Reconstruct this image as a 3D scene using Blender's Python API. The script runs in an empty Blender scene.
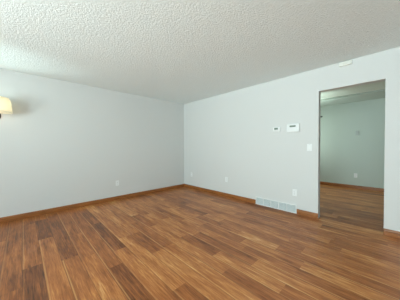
import bpy, bmesh, math, random
from mathutils import Vector, Matrix
PI = math.pi
random.seed(7)
sc = bpy.context.scene
C = sc.collection

# ------------------------------------------------------------------ camera
cam_d = bpy.data.cameras.new('camera')
cam_d.sensor_width = 36.0
cam_d.lens = 36.0 * 184.727 / 400.0
cam_d.clip_start = 0.02
cam = bpy.data.objects.new('camera', cam_d)
C.objects.link(cam)
YAW, PITCH, ROLL = 0.805039, -0.018790, -0.006076
F = Vector((math.cos(YAW) * math.cos(PITCH), math.sin(YAW) * math.cos(PITCH), math.sin(PITCH)))
R0 = Vector((math.sin(YAW), -math.cos(YAW), 0))
U0 = R0.cross(F)
R = R0 * math.cos(ROLL) + U0 * math.sin(ROLL)
U = U0 * math.cos(ROLL) - R0 * math.sin(ROLL)
m = Matrix((R, U, -F)).transposed().to_4x4()
m.translation = Vector((-3.4657, -4.2924, 1.1908))
cam.matrix_world = m
sc.camera = cam

# ------------------------------------------------------------------ world, daylight and added lamps, exposure
w = bpy.data.worlds.new('daylight_sky')
sc.world = w
w.use_nodes = True
wn = w.node_tree
wn.nodes['Background'].inputs[0].default_value = (0.72, 0.86, 1.0, 1)
wn.nodes['Background'].inputs[1].default_value = 1.2


def area(name, loc, direction, sx, sy, watts, col, spread=PI):
    d = bpy.data.lights.new(name, 'AREA')
    d.shape = 'RECTANGLE'
    d.size, d.size_y = sx, sy
    d.energy = watts
    d.color = col
    d.spread = spread
    o = bpy.data.objects.new(name, d)
    C.objects.link(o)
    o.location = loc
    o.rotation_euler = Vector(direction).to_track_quat('-Z', 'Y').to_euler()
    return o


area('daylight_added_window', (-6.90, -4.3, 1.35), (1, 0, -0.1), 1.4, 1.6, 112, (0.72, 0.93, 1.0))  # area lamp for daylight at the unseen, added left window
area('added_uplight_left', (-6.92, -3.0, 1.0), (1, 0.0, 0.6), 2.2, 1.2, 116, (0.835, 1.0, 0.985), math.radians(110))  # added lamp tilted up to brighten the ceiling
area('daylight_far_window', (2.5, -1.98, 1.45), (0, -1, 0), 1.0, 1.2, 29, (0.84, 1.0, 0.91))
fb_ = bpy.data.lights.new('added_ceiling_spot_far', 'SPOT')  # added spot brightening the next room's ceiling strip, source unseen
fb_.energy = 420
fb_.spot_size = math.radians(34)
fb_.spot_blend = 0.9
fb_.shadow_soft_size = 0.15
fb_.color = (0.82, 1.0, 0.92)
fbo = bpy.data.objects.new('added_ceiling_spot_far', fb_)
C.objects.link(fbo)
fbo.location = (1.2, -1.2, 0.6)
fbo.rotation_euler = (Vector((1.9, -2.55, 2.44)) - fbo.location).to_track_quat('-Z', 'Y').to_euler()
sp = bpy.data.lights.new('added_patch_spot', 'SPOT')  # added spot casting the bright ceiling patch by the sconce, source unseen
sp.energy = 1500
sp.spot_size = math.radians(15)
sp.spot_blend = 0.75
sp.shadow_soft_size = 0.08
sp.color = (0.74, 1.0, 0.98)
spo = bpy.data.objects.new('added_patch_spot', sp)
C.objects.link(spo)
spo.location = (-8.9, -0.16, 0.45)
spo.rotation_euler = (Vector((-4.5, -0.50, 2.44)) - spo.location).to_track_quat('-Z', 'Y').to_euler()

vs = sc.view_settings
sc.display_settings.display_device = 'sRGB'
vs.view_transform = 'Standard'
vs.look = 'None'
vs.exposure = 0.04
vs.gamma = 1.0
vs.use_curve_mapping = False


# ------------------------------------------------------------------ materials
def new_mat(name, col, rough=0.5, metal=0.0, spec=0.5):
    mt = bpy.data.materials.new(name)
    mt.use_nodes = True
    b = mt.node_tree.nodes['Principled BSDF']
    b.inputs['Base Color'].default_value = (*col, 1)
    b.inputs['Roughness'].default_value = rough
    b.inputs['Metallic'].default_value = metal
    b.inputs['Specular IOR Level'].default_value = spec
    return mt, mt.node_tree, b


def srgb(r, g, b):
    f = lambda c: c / 12.92 if c <= 0.04045 else ((c + 0.055) / 1.055) ** 2.4
    return (f(r / 255), f(g / 255), f(b / 255))


def noise(nt, vec, scale, detail=3, rough=0.5, dist=0.0):
    n = nt.nodes.new('ShaderNodeTexNoise')
    n.inputs['Scale'].default_value = scale
    n.inputs['Detail'].default_value = detail
    n.inputs['Roughness'].default_value = rough
    n.inputs['Distortion'].default_value = dist
    nt.links.new(vec, n.inputs['Vector'])
    return n.outputs['Fac']


def coords(nt):
    return nt.nodes.new('ShaderNodeTexCoord').outputs['Object']


def math_n(nt, op, a, b=None, c=None, clamp=False):
    n = nt.nodes.new('ShaderNodeMath')
    n.operation = op
    n.use_clamp = clamp
    for i, v in enumerate((a, b, c)):
        if v is None:
            continue
        if isinstance(v, (int, float)):
            n.inputs[i].default_value = v
        else:
            nt.links.new(v, n.inputs[i])
    return n.outputs[0]


def bump(nt, bsdf, height, strength, distance):
    b = nt.nodes.new('ShaderNodeBump')
    b.inputs['Strength'].default_value = strength
    b.inputs['Distance'].default_value = distance
    nt.links.new(height, b.inputs['Height'])
    nt.links.new(b.outputs[0], bsdf.inputs['Normal'])


def ramp(nt, fac, stops):
    n = nt.nodes.new('ShaderNodeValToRGB')
    e = n.color_ramp.elements
    while len(e) < len(stops):
        e.new(0.5)
    for el, (p, c) in zip(e, stops):
        el.position = p
        el.color = (*c, 1)
    nt.links.new(fac, n.inputs[0])
    return n.outputs[0]


def mixc(nt, fac, a, b, mode='MIX'):
    n = nt.nodes.new('ShaderNodeMix')
    n.data_type = 'RGBA'
    n.blend_type = mode
    for sock, v in ((n.inputs[0], fac), (n.inputs[6], a), (n.inputs[7], b)):
        if isinstance(v, (int, float)):
            sock.default_value = v
        elif isinstance(v, tuple):
            sock.default_value = (*v, 1)
        else:
            nt.links.new(v, sock)
    return n.outputs[2]


# painted drywall: pale cool grey, faint orange-peel
M_WALL, nt, b = new_mat('painted_wall', (0.69, 0.70, 0.682), 0.62, 0, 0.25)
bump(nt, b, noise(nt, coords(nt), 130, 2), 0.12, 0.002)

# next room: dimmer, greener light put into the wall colour
M_WALL2, nt, b = new_mat('painted_wall_dimmed', (0.54, 0.61, 0.56), 0.62, 0, 0.25)
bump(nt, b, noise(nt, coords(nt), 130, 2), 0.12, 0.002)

# knock-down textured ceiling
M_CEIL, nt, b = new_mat('textured_ceiling', (0.85, 0.91, 0.905), 0.9, 0, 0.1)
co = coords(nt)
h = math_n(nt, 'ADD', math_n(nt, 'MULTIPLY', noise(nt, co, 48, 3, 0.6), 0.7), math_n(nt, 'MULTIPLY', noise(nt, co, 120, 2), 0.35))
bump(nt, b, h, 0.66, 0.014)

M_CEIL2, nt, b = new_mat('textured_ceiling_dimmed', (0.74, 0.80, 0.72), 0.9, 0, 0.1)  # next room's ceiling: dimmer, greener light put into the colour
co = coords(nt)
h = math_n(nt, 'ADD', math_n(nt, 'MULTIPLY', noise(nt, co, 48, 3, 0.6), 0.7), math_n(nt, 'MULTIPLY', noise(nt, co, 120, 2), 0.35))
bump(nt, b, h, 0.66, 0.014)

# wood plank floor: UV = metres inside the plank, attributes tone / seed per plank
M_FLOOR, nt, b = new_mat('oak_plank_floor', (0.3, 0.15, 0.06), 0.36, 0, 0.4)
L = nt.links
uv = nt.nodes.new('ShaderNodeUVMap')
uv.uv_map = 'plank'
at_t = nt.nodes.new('ShaderNodeAttribute')
at_t.attribute_name = 'tone'
at_s = nt.nodes.new('ShaderNodeAttribute')
at_s.attribute_name = 'seed'
sep = nt.nodes.new('ShaderNodeSeparateXYZ')
L.new(uv.outputs[0], sep.inputs[0])
comb = nt.nodes.new('ShaderNodeCombineXYZ')
L.new(sep.outputs[0], comb.inputs[0])
L.new(math_n(nt, 'MULTIPLY', sep.outputs[1], 0.055), comb.inputs[1])
L.new(math_n(nt, 'MULTIPLY', at_s.outputs['Fac'], 37.0), comb.inputs[2])
v = comb.outputs[0]
fine = noise(nt, v, 120, 5, 0.7, 0.5)
mid = noise(nt, v, 26, 4, 0.6, 1.2)
comb2 = nt.nodes.new('ShaderNodeCombineXYZ')
L.new(math_n(nt, 'MULTIPLY', sep.outputs[0], 1.0), comb2.inputs[0])
L.new(math_n(nt, 'MULTIPLY', sep.outputs[1], 0.3), comb2.inputs[1])
L.new(math_n(nt, 'MULTIPLY', at_s.outputs['Fac'], 91.0), comb2.inputs[2])
broad = noise(nt, comb2.outputs[0], 7, 3, 0.55, 0.4)
tone = math_n(nt, 'ADD', at_t.outputs['Fac'], math_n(nt, 'MULTIPLY_ADD', broad, 0.70, -0.35))
tone = math_n(nt, 'ADD', tone, math_n(nt, 'MULTIPLY_ADD', mid, 0.80, -0.40))
tone = math_n(nt, 'ADD', tone, math_n(nt, 'MULTIPLY_ADD', fine, 1.0, -0.50))
col = ramp(nt, tone, [(0.0, srgb(66, 36, 18)), (0.28, srgb(124, 70, 34)), (0.55, srgb(166, 99, 51)),
                      (0.8, srgb(198, 132, 74)), (1.0, srgb(220, 170, 112))])
# knots
vor = nt.nodes.new('ShaderNodeTexVoronoi')
vor.inputs['Scale'].default_value = 3.2
vor.inputs['Randomness'].default_value = 1.0
comb3 = nt.nodes.new('ShaderNodeCombineXYZ')
L.new(sep.outputs[0], comb3.inputs[0])
L.new(math_n(nt, 'MULTIPLY', sep.outputs[1], 0.55), comb3.inputs[1])
L.new(math_n(nt, 'MULTIPLY', at_s.outputs['Fac'], 53.0), comb3.inputs[2])
L.new(comb3.outputs[0], vor.inputs['Vector'])
knot = math_n(nt, 'SUBTRACT', 1.0, math_n(nt, 'DIVIDE', vor.outputs['Distance'], 0.05), clamp=True)
col = mixc(nt, math_n(nt, 'MULTIPLY', knot, 0.75), col, srgb(58, 32, 18))
# plank edges: thin dark seam and a slim pale painted bevel highlight beside it
uvd = nt.nodes.new('ShaderNodeUVMap')
uvd.uv_map = 'edge'
sep2 = nt.nodes.new('ShaderNodeSeparateXYZ')
L.new(uvd.outputs[0], sep2.inputs[0])
W2 = 0.149
ex = math_n(nt, 'MINIMUM', sep2.outputs[0], math_n(nt, 'SUBTRACT', W2, sep2.outputs[0]))
seam = math_n(nt, 'SUBTRACT', 1.0, math_n(nt, 'DIVIDE', ex, 0.0035), clamp=True)
pale = math_n(nt, 'SUBTRACT', 1.0, math_n(nt, 'DIVIDE', math_n(nt, 'ABSOLUTE', math_n(nt, 'SUBTRACT', sep2.outputs[0], 0.010)), 0.008), clamp=True)
col = mixc(nt, math_n(nt, 'MULTIPLY', pale, math_n(nt, 'MULTIPLY', at_s.outputs['Fac'], 0.65)), col, srgb(220, 168, 108))
col = mixc(nt, math_n(nt, 'MULTIPLY', seam, 0.6), col, srgb(60, 36, 22))
L.new(col, b.inputs['Base Color'])
rr = math_n(nt, 'MULTIPLY_ADD', fine, 0.16, 0.28)
L.new(rr, b.inputs['Roughness'])
bump(nt, b, fine, 0.08, 0.002)

# stained oak baseboard
M_OAK, nt, b = new_mat('stained_oak', (0.3, 0.13, 0.05), 0.38)
mp = nt.nodes.new('ShaderNodeMapping')
mp.inputs['Scale'].default_value = (1.2, 1.2, 26)
nt.links.new(coords(nt), mp.inputs[0])
g = noise(nt, mp.outputs[0], 4, 4, 0.6, 0.5)
nt.links.new(ramp(nt, g, [(0.25, srgb(98, 55, 25)), (0.55, srgb(158, 98, 48)), (0.8, srgb(178, 118, 66))]), b.inputs['Base Color'])
bump(nt, b, g, 0.08, 0.002)

M_WHITE, nt, b = new_mat('white_plastic', (0.83, 0.85, 0.84), 0.38)
bump(nt, b, noise(nt, coords(nt), 400, 2), 0.03, 0.001)
M_IVORY, nt, b = new_mat('ivory_plastic', (0.78, 0.78, 0.71), 0.45)
bump(nt, b, noise(nt, coords(nt), 400, 2), 0.03, 0.001)
M_GRILLE, nt, b = new_mat('white_enamel_steel', (0.80, 0.81, 0.79), 0.4)
bump(nt, b, noise(nt, coords(nt), 300, 2), 0.03, 0.001)
M_LOUVER, nt, b = new_mat('grey_white_enamel_louver', (0.70, 0.75, 0.74), 0.45)
bump(nt, b, noise(nt, coords(nt), 300, 2), 0.03, 0.001)
M_SLOT, nt, b = new_mat('dark_slot', (0.02, 0.02, 0.02), 0.7)
M_DUCT, nt, b = new_mat('grey_duct', (0.5, 0.52, 0.52), 0.8)  # slightly mottled grey sheet behind the louvers
nt.links.new(ramp(nt, noise(nt, coords(nt), 20, 3), [(0.3, (0.20, 0.22, 0.22)), (0.7, (0.28, 0.30, 0.30))]), b.inputs['Base Color'])
M_LCD, nt, b = new_mat('grey_green_display', (0.17, 0.23, 0.18), 0.25)
nt.links.new(ramp(nt, noise(nt, coords(nt), 60, 2), [(0.3, (0.13, 0.18, 0.14)), (0.7, (0.20, 0.27, 0.21))]), b.inputs['Base Color'])
M_SCREW, nt, b = new_mat('screw_steel', (0.6, 0.6, 0.58), 0.35, 0.9)
M_BLACK, nt, b = new_mat('black_iron', (0.015, 0.014, 0.013), 0.45, 0.3)
bump(nt, b, noise(nt, coords(nt), 90, 2), 0.1, 0.001)
M_PALEBOX, nt, b = new_mat('cream_plastic', (0.82, 0.82, 0.75), 0.5)
bump(nt, b, noise(nt, coords(nt), 300, 2), 0.03, 0.001)
M_FRAME, nt, b = new_mat('white_vinyl', (0.8, 0.8, 0.78), 0.4)

# cream fabric shade, lets lamp light through
M_SHADE, nt, b = new_mat('cream_linen', srgb(236, 224, 190), 0.9, 0, 0.1)
wv = nt.nodes.new('ShaderNodeTexWave')
wv.inputs['Scale'].default_value = 90
nt.links.new(coords(nt), wv.inputs['Vector'])
nt.links.new(mixc(nt, wv.outputs['Fac'], srgb(244, 237, 214), srgb(250, 245, 230)), b.inputs['Base Color'])
tr = nt.nodes.new('ShaderNodeBsdfTranslucent')
tr.inputs[0].default_value = (*srgb(255, 250, 234), 1)
mx = nt.nodes.new('ShaderNodeMixShader')
mx.inputs[0].default_value = 0.68
nt.links.new(b.outputs[0], mx.inputs[1])
nt.links.new(tr.outputs[0], mx.inputs[2])
nt.links.new(mx.outputs[0], nt.nodes['Material Output'].inputs[0])

M_BULB, nt, b = new_mat('lit_bulb', (0.9, 0.88, 0.8), 0.3)
b.inputs['Emission Color'].default_value = (1, 0.97, 0.88, 1)
b.inputs['Emission Strength'].default_value = 16.0

# window pane
M_GLASS = bpy.data.materials.new('window_glass')
M_GLASS.use_nodes = True
nt = M_GLASS.node_tree
tb = nt.nodes.new('ShaderNodeBsdfTransparent')
gb = nt.nodes.new('ShaderNodeBsdfGlossy')
gb.inputs['Roughness'].default_value = 0.02
mx = nt.nodes.new('ShaderNodeMixShader')
mx.inputs[0].default_value = 0.06
nt.links.new(tb.outputs[0], mx.inputs[1])
nt.links.new(gb.outputs[0], mx.inputs[2])
nt.links.new(mx.outputs[0], nt.nodes['Material Output'].inputs[0])


# ------------------------------------------------------------------ mesh helpers
def bx(bm, x0, y0, z0, x1, y1, z1, mat=None):
    vs_ = [bm.verts.new(p) for p in ((x0, y0, z0), (x1, y0, z0), (x1, y1, z0), (x0, y1, z0),
                                     (x0, y0, z1), (x1, y0, z1), (x1, y1, z1), (x0, y1, z1))]
    if mat is not None:
        for q in vs_:
            q.co = mat @ q.co
    fs = [bm.faces.new([vs_[i] for i in f]) for f in ((0, 3, 2, 1), (4, 5, 6, 7), (0, 1, 5, 4), (1, 2, 6, 5), (2, 3, 7, 6), (3, 0, 4, 7))]
    return vs_, fs


def rbox(bm, x0, y0, z0, x1, y1, z1, r, seg=2, mat=None):
    """bevelled box merged into bm"""
    t = bmesh.new()
    bx(t, x0, y0, z0, x1, y1, z1, mat)
    bmesh.ops.bevel(t, geom=list(t.edges), offset=r, segments=seg, profile=0.6, affect='EDGES')
    me = bpy.data.meshes.new('tmp')
    t.to_mesh(me)
    t.free()
    bm.from_mesh(me)
    bpy.data.meshes.remove(me)


def cyl(bm, p0, p1, r0, r1=None, seg=16):
    r1 = r0 if r1 is None else r1
    p0, p1 = Vector(p0), Vector(p1)
    q = (p1 - p0).to_track_quat('Z', 'Y').to_matrix()
    a, c = [], []
    for i in range(seg):
        d = q @ Vector((math.cos(2 * PI * i / seg), math.sin(2 * PI * i / seg), 0))
        a.append(bm.verts.new(p0 + d * r0))
        c.append(bm.verts.new(p1 + d * r1))
    for i in range(seg):
        j = (i + 1) % seg
        bm.faces.new((a[i], a[j], c[j], c[i]))
    bm.faces.new(list(reversed(a)))
    bm.faces.new(c)


def tube(bm, pts, r, seg=12):
    pts = [Vector(p) for p in pts]
    rings = []
    for i, p in enumerate(pts):
        t = (pts[min(i + 1, len(pts) - 1)] - pts[max(i - 1, 0)]).normalized()
        s = Vector((1, 0, 0)) if abs(t.x) < 0.9 else Vector((0, 0, 1))
        u = t.cross(s).normalized()
        v_ = t.cross(u)
        rings.append([bm.verts.new(p + (u * math.cos(2 * PI * k / seg) + v_ * math.sin(2 * PI * k / seg)) * r) for k in range(seg)])
    for a, c in zip(rings, rings[1:]):
        for k in range(seg):
            j = (k + 1) % seg
            bm.faces.new((a[k], a[j], c[j], c[k]))
    bm.faces.new(list(reversed(rings[0])))
    bm.faces.new(rings[-1])


def lathe(bm, prof, seg=40, closed=False):
    rings = [[bm.verts.new((r * math.cos(2 * PI * k / seg), r * math.sin(2 * PI * k / seg), z)) for k in range(seg)] for r, z in prof]
    pairs = list(zip(rings, rings[1:]))
    if closed:
        pairs.append((rings[-1], rings[0]))
    for a, c in pairs:
        for k in range(seg):
            j = (k + 1) % seg
            bm.faces.new((a[k], a[j], c[j], c[k]))
    return rings


def prism(bm, prof, axis_from, axis_to, place):
    """extrude a 2-D profile between two values along an axis; place(u, v, s) -> point"""
    a = [bm.verts.new(place(u_, v_, axis_from)) for u_, v_ in prof]
    c = [bm.verts.new(place(u_, v_, axis_to)) for u_, v_ in prof]
    n = len(prof)
    for i in range(n):
        j = (i + 1) % n
        bm.faces.new((a[i], a[j], c[j], c[i]))
    bm.faces.new(list(reversed(a)))
    bm.faces.new(c)


def obj(name, bm, mat, parent=None, smooth=False):
    bmesh.ops.recalc_face_normals(bm, faces=bm.faces)
    me = bpy.data.meshes.new(name)
    bm.to_mesh(me)
    bm.free()
    me.materials.append(mat)
    if smooth:
        me.shade_smooth()
    o = bpy.data.objects.new(name, me)
    C.objects.link(o)
    if parent is not None:
        o.parent = parent
    return o


def struct(name, bm, mat, parent=None):
    o = obj(name, bm, mat, parent)
    if parent is None:
        o['kind'] = 'structure'
    return o


def thing(name, label, cat, loc=(0, 0, 0), rz=0.0, group=None):
    o = bpy.data.objects.new(name, None)
    C.objects.link(o)
    o.empty_display_size = 0.05
    o.location = loc
    o.rotation_euler = (0, 0, rz)
    o['label'] = label
    o['category'] = cat
    if group:
        o['group'] = group
    return o


def dup(root, loc, rz, label):
    r = root.copy()
    C.objects.link(r)
    r.location = loc
    r.rotation_euler = (0, 0, rz)
    r['label'] = label
    for ch in list(root.children):
        c = ch.copy()
        C.objects.link(c)
        c.parent = r
        for g_ in list(ch.children):
            d = g_.copy()
            C.objects.link(d)
            d.parent = c
    return r


# ------------------------------------------------------------------ room shell
H = 2.44
XL, YF = -6.8, -7.50          # left wall and front wall of the room (behind the camera)
XF = 3.20                      # far wall of the next room
WT = 0.115                     # partition thickness
DY0, DY1, DH = -4.224, -3.463, 2.072
FY0, FY1 = -6.3, -2.1           # next room's ends

# floor (both rooms), one plank per face
PW = 0.149
X0 = -3.487
# hand-placed planks: row -> list of (y_from, y_to, tone) counted away from the back wall
HAND = {
    -2: [(0.0, -0.88, 0.41), (-0.88, -2.6, 0.45)],
    -1: [(0.0, -2.12, 0.41), (-2.12, -3.2, 0.33)],
    0: [(-0.4, -1.81, 0.49), (-1.81, -3.2, 0.28)],
    1: [(-0.3, -1.16, 0.28), (-1.16, -2.6, 0.53)],
    2: [(-0.3, -1.9, 0.36), (-1.9, -3.1, 0.49)],
    3: [(0.0, -1.3, 0.49), (-1.3, -2.0, 0.44), (-2.0, -3.1, 0.60)],
    4: [(-0.1, -1.1, 0.49), (-1.1, -2.38, 0.46), (-2.38, -3.3, 0.32)],
    5: [(-0.2, -1.1, 0.43), (-1.1, -2.1, 0.28), (-2.1, -3.4, 0.58)],
    6: [(-0.6, -1.84, 0.60), (-1.84, -3.05, 0.68), (-3.05, -4.2, 0.46)],
    7: [(-0.5, -1.84, 0.63), (-1.84, -2.45, 0.47), (-2.45, -3.6, 0.68)],
    8: [(-0.3, -1.5, 0.58), (-1.5, -2.43, 0.50), (-2.43, -3.6, 0.71)],
    9: [(-1.2, -1.8, 0.45), (-1.8, -3.2, 0.65), (-3.2, -4.3, 0.47)],
    10: [(-1.3, -2.38, 0.65), (-2.38, -2.95, 0.46), (-2.95, -3.67, 0.69), (-3.67, -4.6, 0.58)],
    11: [(-1.7, -2.45, 0.68), (-2.45, -3.33, 0.45), (-3.33, -4.5, 0.69)],
    12: [(-1.2, -1.95, 0.48), (-1.95, -3.1, 0.65), (-3.1, -4.3, 0.57)],
    13: [(-2.3, -3.0, 0.48), (-3.0, -3.68, 0.62), (-3.68, -5.0, 0.74)],
    14: [(-2.0, -2.5, 0.51), (-2.5, -2.85, 0.62), (-2.85, -3.37, 0.78), (-3.37, -4.7, 0.55)],
    15: [(-2.4, -3.6, 0.57), (-3.6, -4.9, 0.66)],
    16: [(-2.2, -3.4, 0.65), (-3.4, -4.7, 0.60)],
    17: [(-2.6, -3.9, 0.52), (-3.9, -5.0, 0.68)],
}


def plank_rows():
    rows = []
    k0 = int(math.floor((XL - 0.15 - X0) / PW))
    k1 = int(math.ceil((XF + 0.2 - X0) / PW))
    for k in range(k0, k1):
        rng = random.Random(1000 + k * 17)
        segs = []
        hand = sorted(HAND.get(k, []), key=lambda s: -s[0])
        y = 0.95
        end = -7.65
        y -= 0  # start
        first = True
        while y > end:
            nxt = hand[0] if hand else None
            if nxt and y <= nxt[0] + 1e-6:
                segs.append((y, nxt[1], nxt[2]))
                y = nxt[1]
                hand.pop(0)
                continue
            ln = rng.uniform(0.45, 1.35)
            if first:
                ln *= rng.uniform(0.3, 1.0)
                first = False
            y2 = y - ln
            if nxt and y2 < nxt[0] + 0.25:
                y2 = nxt[0]
            segs.append((y, max(y2, end), rng.choice((0.42, 0.5, 0.55, 0.58, 0.62, 0.66, 0.72))))
            y = y2
        rows.append((k, segs))
    return rows


def build_floor():
    bm = bmesh.new()
    uvl = bm.loops.layers.uv.new('plank')
    uve = bm.loops.layers.uv.new('edge')
    tn = bm.faces.layers.float.new('tone')
    sd = bm.faces.layers.float.new('seed')
    for k, segs in plank_rows():
        xa = X0 + k * PW
        for ya, yb, tone_ in segs:
            vv = [bm.verts.new(p) for p in ((xa, yb, 0), (xa + PW, yb, 0), (xa + PW, ya, 0), (xa, ya, 0))]
            f = bm.faces.new(vv)
            f[tn] = tone_
            f[sd] = random.Random(int((xa * 31 + ya * 57) * 1000)).random()
            for lp in f.loops:
                p = lp.vert.co
                lp[uvl].uv = (p.x - xa, p.y)
                lp[uve].uv = (p.x - xa, p.y - yb)
    # slab below the planks so the floor has thickness
    xa, xb = X0 + plank_rows()[0][0] * PW, X0 + (plank_rows()[-1][0] + 1) * PW
    bx(bm, xa, -7.65, -0.08, xb, 0.95, -0.004)
    o = struct('floor', bm, M_FLOOR)
    return o


# recalc_face_normals on separate planes may flip some; force up
fl = build_floor()
me = fl.data
bmf = bmesh.new()
bmf.from_mesh(me)
for f in bmf.faces:
    if abs(f.calc_center_median().z) < 1e-4 and f.normal.z < 0:
        f.normal_flip()
bmf.to_mesh(me)
bmf.free()

# ceiling of the room, and of the next room
bm = bmesh.new()
bx(bm, XL - 0.15, YF - 0.15, H, WT * 0.5, 0.15, H + 0.1)
struct('ceiling', bm, M_CEIL)
bm = bmesh.new()
bx(bm, WT * 0.5, FY0 - 0.15, H, XF + 0.15, FY1 + 0.15, H + 0.1)
struct('ceiling', bm, M_CEIL2)

# back wall (left half of the photo)
bm = bmesh.new()
bx(bm, XL - 0.12, 0, 0, 0.0, 0.12, H)
struct('wall_back', bm, M_WALL)
# right wall with the doorway
bm = bmesh.new()
bx(bm, 0, DY1, 0, WT, 0.12, H)
bx(bm, 0, YF - 0.12, 0, WT, DY0, H)
bx(bm, 0, DY0, DH, WT, DY1, H)
struct('wall_right', bm, M_WALL)


def wall_with_hole(name, place, a0, a1, h0, h1, z0, z1):
    """wall running a0..a1 with an opening h0..h1, z0..z1; place(a, t, z) -> xyz, t in 0..1 thickness"""
    bm = bmesh.new()
    for s0, s1, q0, q1 in ((a0, h0, 0, H), (h1, a1, 0, H), (h0, h1, 0, z0), (h0, h1, z1, H)):
        p, q = place(s0, 0, q0), place(s1, 1, q1)
        bx(bm, min(p[0], q[0]), min(p[1], q[1]), min(p[2], q[2]), max(p[0], q[0]), max(p[1], q[1]), max(p[2], q[2]))
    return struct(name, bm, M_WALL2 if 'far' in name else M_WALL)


def window(name, place, h0, h1, z0, z1, n):
    bm = bmesh.new()
    fw = 0.05

    def slab(s0, s1, q0, q1, t0, t1, tgt):
        p, q = place(s0, t0, q0), place(s1, t1, q1)
        bx(tgt, min(p[0], q[0]), min(p[1], q[1]), min(p[2], q[2]), max(p[0], q[0]), max(p[1], q[1]), max(p[2], q[2]))
    slab(h0, h1, z0, z0 + fw, 0.4, 0.9, bm)
    slab(h0, h1, z1 - fw, z1, 0.4, 0.9, bm)
    slab(h0, h0 + fw, z0 + fw, z1 - fw, 0.4, 0.9, bm)
    slab(h1 - fw, h1, z0 + fw, z1 - fw, 0.4, 0.9, bm)
    for i in range(1, n):
        c_ = h0 + (h1 - h0) * i / n
        slab(c_ - 0.025, c_ + 0.025, z0 + fw, z1 - fw, 0.45, 0.85, bm)
    o = struct(name, bm, M_FRAME)
    g_ = bmesh.new()
    slab(h0 + fw, h1 - fw, z0 + fw, z1 - fw, 0.63, 0.67, g_)
    obj('window_pane', g_, M_GLASS, o)


pl_left = lambda a, t, z: (XL - 0.12 * t, a, z)
pl_front = lambda a, t, z: (a, YF - 0.12 * t, z)
pl_far = lambda a, t, z: (a, FY1 + 0.12 * t, z)
bm = bmesh.new()
for y0_, y1_, z0_, z1_ in ((YF, -5.2, 0, H), (-1.5, -1.4, 0, H), (-0.06, 0, 0, H), (-5.2, -1.5, 0, 0.4), (-5.2, -1.5, 2.25, H),
                           (-1.4, -0.06, 0, 0.75), (-1.4, -0.06, 2.25, H)):
    bx(bm, XL - 0.12, y0_, z0_, XL, y1_, z1_)
struct('wall_left', bm, M_WALL)
window('added_window_1', pl_left, -1.4, -0.06, 0.75, 2.2, 1)  # unseen window, added to let the ceiling patch spot through
window('added_window_4', pl_left, -5.2, -1.5, 0.4, 2.25, 3)  # unseen window, added so the daylight has a source
wall_with_hole('wall_front', pl_front, XL - 0.12, 0, -4.8, -1.6, 0.4, 2.25)
window('added_window_2', pl_front, -4.8, -1.6, 0.4, 2.25, 3)  # unseen window behind the camera, added as a daylight source
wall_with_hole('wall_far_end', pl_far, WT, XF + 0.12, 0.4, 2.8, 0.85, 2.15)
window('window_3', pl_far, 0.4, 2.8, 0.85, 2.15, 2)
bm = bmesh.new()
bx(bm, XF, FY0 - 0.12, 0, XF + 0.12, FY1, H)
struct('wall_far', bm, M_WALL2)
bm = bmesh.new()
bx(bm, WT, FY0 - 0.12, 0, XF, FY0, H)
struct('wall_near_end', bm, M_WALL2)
bm = bmesh.new()
bm.free()
# shallow band added along the next room's far wall; stands in for shaded ceiling
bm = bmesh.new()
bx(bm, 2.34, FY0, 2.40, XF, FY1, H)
struct('shade_band_1', bm, M_WALL2)

# baseboards: eased-top oak profile
BB = [(0, 0), (0.013, 0), (0.013, 0.060), (0.0115, 0.070), (0.0085, 0.078), (0.004, 0.083), (0, 0.084)]
for nm, ax, s0, s1, place in (
        ('baseboard_back', 'x', XL, 0.0, lambda u_, v_, s: (s, -u_, v_)),
        ('baseboard_right', 'y', -2.348, -0.013, lambda u_, v_, s: (-u_, s, v_)),
        ('baseboard_right', 'y', DY1, -3.142, lambda u_, v_, s: (-u_, s, v_)),
        ('baseboard_right', 'y', YF, DY0, lambda u_, v_, s: (-u_, s, v_)),
        ('baseboard_left', 'y', YF, -0.013, lambda u_, v_, s: (XL + u_, s, v_)),
        ('baseboard_front', 'x', XL + 0.013, -0.013, lambda u_, v_, s: (s, YF + u_, v_)),
        ('baseboard_far', 'y', FY0, FY1, lambda u_, v_, s: (XF - u_, s, v_))):
    bm = bmesh.new()
    prism(bm, BB, s0, s1, place)
    struct(nm, bm, M_OAK)


# ------------------------------------------------------------------ return-air grille (stands on the floor, right wall)
# local frame for wall fittings: x along the wall, y out of the wall, z up
RZ_RIGHT = PI / 2      # out of the right wall (-x): local +y -> world -x
RZ_BACK = PI           # out of the back wall (-y)

gw, gh = 0.788, 0.156
t = thing('return_air_grille', 'long white louvered air return grille at floor level in the right wall', 'vent', (0, -2.745, 0), RZ_RIGHT)
bm = bmesh.new()
fb = 0.016
D = 0.016
for (x0, z0, x1, z1) in ((-gw / 2, 0, gw / 2, fb), (-gw / 2, gh - fb, gw / 2, gh), (-gw / 2, fb, -gw / 2 + fb, gh - fb), (gw / 2 - fb, fb, gw / 2, gh - fb)):
    rbox(bm, x0, 0, z0, x1, D, z1, 0.003)
obj('frame', bm, M_GRILLE, t)
bm = bmesh.new()
bx(bm, -gw / 2 + fb, 0.0003, fb, gw / 2 - fb, 0.002, gh - fb)
obj('duct_backing', bm, M_DUCT, t)
inner = gw - 2 * fb
cw = inner / 5
for i in range(1, 5):
    bm = bmesh.new()
    xc = -gw / 2 + fb + i * cw
    bx(bm, xc - 0.006, 0.002, fb, xc + 0.006, D - 0.002, gh - fb)
    obj('divider', bm, M_GRILLE, t)
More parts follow.
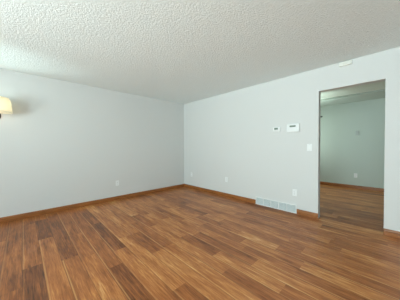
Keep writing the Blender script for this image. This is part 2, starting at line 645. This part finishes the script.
for i in range(5):
    bm = bmesh.new()
    xa = -gw / 2 + fb + i * cw + (0.006 if i else 0)
    xb = -gw / 2 + fb + (i + 1) * cw - (0.006 if i < 4 else 0)
    nsl = 9
    for s in range(nsl):
        zc = fb + (gh - 2 * fb) * (s + 0.5) / nsl
        mt_ = Matrix.Translation((0, 0.008, zc)) @ Matrix.Rotation(math.radians(-38), 4, 'X')
        bx(bm, xa, -0.0074, -0.0006, xb, 0.0074, 0.0006, mt_)
    obj('louver_panel', bm, M_LOUVER, t)
for sx in (-1, 1):
    bm = bmesh.new()
    cyl(bm, (sx * (gw / 2 - 0.008), D - 0.001, gh / 2), (sx * (gw / 2 - 0.008), D + 0.0015, gh / 2), 0.004)
    obj('screw', bm, M_SCREW, t)


# ------------------------------------------------------------------ outlets and switch
def plate(name_parent, mat):
    bm = bmesh.new()
    rbox(bm, -0.036, 0, -0.0585, 0.036, 0.006, 0.0585, 0.0028, 3)
    return obj('cover_plate', bm, mat, name_parent)


def outlet(loc, rz, label, mat):
    t = thing('wall_outlet', label, 'outlet', loc, rz, 'electrical outlets low on the walls')
    plate(t, mat)
    for s in (-1, 1):
        bm = bmesh.new()
        zc = s * 0.0195
        rbox(bm, -0.0165, 0.005, zc - 0.0135, 0.0165, 0.0085, zc + 0.0135, 0.0016, 2)
        rc = obj('receptacle', bm, mat, t)
        bm = bmesh.new()
        bx(bm, -0.0075, 0.0083, zc - 0.002, -0.0055, 0.0089, zc + 0.0065)
        bx(bm, 0.0055, 0.0083, zc - 0.001, 0.0075, 0.0089, zc + 0.0065)
        cyl(bm, (0, 0.0083, zc - 0.0075), (0, 0.0089, zc - 0.0075), 0.0025, seg=10)
        obj('slots', bm, M_SLOT, rc)
    bm = bmesh.new()
    cyl(bm, (0, 0.0055, 0), (0, 0.0075, 0), 0.003, seg=12)
    obj('screw', bm, M_SCREW, t)
    return t


o0 = outlet((-1.935, 0, 0.379), RZ_BACK, 'white electrical outlet low on the left-hand wall, alone left of the corner', M_WHITE)
dup(o0, (0, -0.336, 0.395), RZ_RIGHT, 'white electrical outlet on the right wall closest to the room corner')
dup(o0, (0, -1.586, 0.408), RZ_RIGHT, 'white electrical outlet on the right wall between corner and floor grille')
dup(o0, (0, -3.103, 0.364), RZ_RIGHT, 'white electrical outlet just above the right end of the floor grille')
dup(o0, (XF, -3.598, 0.359), RZ_RIGHT, 'white electrical outlet on the far wall seen through the doorway')


def switch(loc, rz, label):
    t = thing('light_switch', label, 'light switch', loc, rz)
    plate(t, M_WHITE)
    bm = bmesh.new()
    rbox(bm, -0.0165, 0.005, -0.033, 0.0165, 0.0075, 0.033, 0.001)
    rk = obj('switch_bezel', bm, M_IVORY, t)
    bm = bmesh.new()
    mt_ = Matrix.Translation((0, 0.0085, 0)) @ Matrix.Rotation(math.radians(4), 4, 'X')
    rbox(bm, -0.0145, -0.003, -0.030, 0.0145, 0.003, 0.030, 0.001, 2, mt_)
    obj('rocker', bm, M_WHITE, t)
    for s in (-1, 1):
        bm = bmesh.new()
        cyl(bm, (0, 0.005, s * 0.048), (0, 0.0068, s * 0.048), 0.003, seg=12)
        obj('screw', bm, M_SCREW, t)
    return t


switch((0, -3.334, 1.164), RZ_RIGHT, 'white wall switch beside the left edge of the doorway')

# ------------------------------------------------------------------ thermostat panel
t = thing('thermostat', 'large white boxy thermostat with a dark slim display, left of the doorway', 'thermostat', (0, -3.078, 1.508), RZ_RIGHT)
bm = bmesh.new()
rbox(bm, -0.098, 0, -0.064, 0.098, 0.008, 0.064, 0.003, 2)
obj('back_plate', bm, M_WHITE, t)
bm = bmesh.new()
rbox(bm, -0.106, 0.006, -0.072, 0.106, 0.036, 0.072, 0.010, 4)
obj('body', bm, M_WHITE, t, True)
bm = bmesh.new()
rbox(bm, -0.048, 0.033, 0.016, 0.052, 0.038, 0.044, 0.0018, 2)
obj('display', bm, M_LCD, t)
bm = bmesh.new()
rbox(bm, -0.088, 0.0345, -0.058, 0.088, 0.0385, -0.004, 0.0018, 2)
obj('flap_cover', bm, M_WHITE, t)

# small control left of it
t = thing('wall_control', 'small pale wall control with a tiny dark screen, left of the thermostat', 'control', (0, -2.782, 1.506), RZ_RIGHT)
bm = bmesh.new()
rbox(bm, -0.068, 0, -0.042, 0.068, 0.022, 0.042, 0.006, 3)
obj('body', bm, M_WHITE, t, True)
bm = bmesh.new()
rbox(bm, -0.028, 0.020, -0.008, 0.040, 0.0235, 0.028, 0.0014, 2)
obj('screen', bm, M_LCD, t)
for i in range(3):
    bm = bmesh.new()
    cyl(bm, (-0.02 + 0.03 * i, 0.0205, -0.025), (-0.02 + 0.03 * i, 0.0245, -0.025), 0.006, seg=14)
    obj('button', bm, M_IVORY, t)

# sensor box tucked under the ceiling above the doorway
t = thing('sensor_box', 'small cream plastic box mounted where the right wall meets the ceiling', 'sensor', (0, -3.806, 2.400), RZ_RIGHT)
bm = bmesh.new()
rbox(bm, -0.074, 0, -0.028, 0.074, 0.030, 0.030, 0.006, 3)
obj('housing', bm, M_PALEBOX, t, True)
bm = bmesh.new()
rbox(bm, -0.060, 0.0275, -0.016, 0.030, 0.0325, 0.018, 0.002, 2)
obj('front_lens', bm, M_IVORY, t)

# fittings on the next room's far wall
M_GREYPL, nt, b = new_mat('grey_plastic', (0.45, 0.49, 0.47), 0.5)
bump(nt, b, noise(nt, coords(nt), 300, 2), 0.03, 0.001)
t = thing('wall_plate', 'faint grey oblong plate at head height on the far wall beyond the doorway', 'wall plate', (XF, -3.623, 1.537), RZ_RIGHT)
bm = bmesh.new()
rbox(bm, -0.036, 0, -0.062, 0.036, 0.012, 0.062, 0.0055, 3)
obj('cover_plate', bm, M_GREYPL, t)
bm = bmesh.new()
rbox(bm, -0.012, 0.011, -0.026, 0.012, 0.015, 0.026, 0.0015)
obj('button', bm, M_GREYPL, t)
t = thing('wall_hook', 'tiny dark fitting high on the far wall beside the left door jamb', 'wall hook', (XF, -2.775, 2.086), RZ_RIGHT)
bm = bmesh.new()
rbox(bm, -0.026, 0, -0.02, 0.026, 0.007, 0.02, 0.003, 2)
obj('base_plate', bm, M_BLACK, t)
bm = bmesh.new()
tube(bm, [(0, 0.004, 0.004), (0, 0.022, 0.002), (0, 0.034, -0.004), (0, 0.040, 0.006), (0, 0.041, 0.016)], 0.0055, 10)
obj('peg', bm, M_BLACK, t, True)

# ------------------------------------------------------------------ wall sconce on the back wall, cut by the photo's left edge
sx, sy, sz = -3.722, -0.175, 1.727
t = thing('wall_sconce', 'lit black wall sconce with a cream fabric shade at left edge', 'wall lamp', (sx, 0, sz), 0)
bm = bmesh.new()
n = 28
ring0 = []
for dy, s in ((0, 1.0), (-0.012, 1.0), (-0.020, 0.82), (-0.023, 0.45)):
    ring0.append([bm.verts.new((0.022 * s * math.cos(2 * PI * k / n), dy, -0.03 + 0.055 * s * math.sin(2 * PI * k / n))) for k in range(n)])
for a, c in zip(ring0, ring0[1:]):
    for k in range(n):
        bm.faces.new((a[k], a[(k + 1) % n], c[(k + 1) % n], c[k]))
bm.faces.new(ring0[0])
bm.faces.new(list(reversed(ring0[-1])))
obj('back_plate', bm, M_BLACK, t)
bm = bmesh.new()
pts = []
for i in range(17):
    a = i / 16
    # swan-neck: out from the plate, dipping, then up under the shade
    y = -0.018 - 0.157 * (1 - (1 - a) ** 1.5)
    z = -0.045 - 0.03 * math.sin(a * PI) + 0.003 * a
    pts.append((0, y, z))
tube(bm, pts, 0.0065)
obj('arm', bm, M_BLACK, t, True)
bm = bmesh.new()
lathe(bm, [(0.001, -0.052), (0.016, -0.050), (0.022, -0.038), (0.014, -0.030), (0.013, 0.010), (0.001, 0.012)], 24)
bmesh.ops.translate(bm, verts=bm.verts, vec=(0, sy, 0))
obj('candle_cup', bm, M_BLACK, t, True)
bm = bmesh.new()
lathe(bm, [(0.001, 0.012), (0.011, 0.014), (0.013, 0.030), (0.026, 0.065), (0.029, 0.085), (0.024, 0.105), (0.012, 0.118), (0.001, 0.121)], 24)
bmesh.ops.translate(bm, verts=bm.verts, vec=(0, sy, 0))
obj('bulb', bm, M_BULB, t, True)
bm = bmesh.new()
outer = [(0.156, 0.0), (0.155, 0.03), (0.151, 0.08), (0.146, 0.13), (0.140, 0.17), (0.133, 0.20), (0.122, 0.218), (0.110, 0.223)]
innerp = [(r - 0.0022, z) for r, z in reversed(outer)]
lathe(bm, outer + innerp, 48, True)
bmesh.ops.translate(bm, verts=bm.verts, vec=(0, sy, 0))
shade = obj('shade', bm, M_SHADE, t, True)
for zz, rr_ in ((0.004, 0.1555), (0.221, 0.1105)):
    bm = bmesh.new()
    lathe(bm, [(rr_ + 0.002 * math.cos(q * PI / 4), zz + 0.003 * math.sin(q * PI / 4)) for q in range(8)], 48, True)
    bmesh.ops.translate(bm, verts=bm.verts, vec=(0, sy, 0))
    obj('rim', bm, M_IVORY, shade)
bm = bmesh.new()
for k in range(3):
    a = 2 * PI * k / 3
    cyl(bm, (0.0, 0.0, 0.006), (0.154 * math.cos(a), 0.154 * math.sin(a), 0.006), 0.0015, seg=6)
bmesh.ops.translate(bm, verts=bm.verts, vec=(0, sy, 0))
obj('spider', bm, M_IVORY, shade)
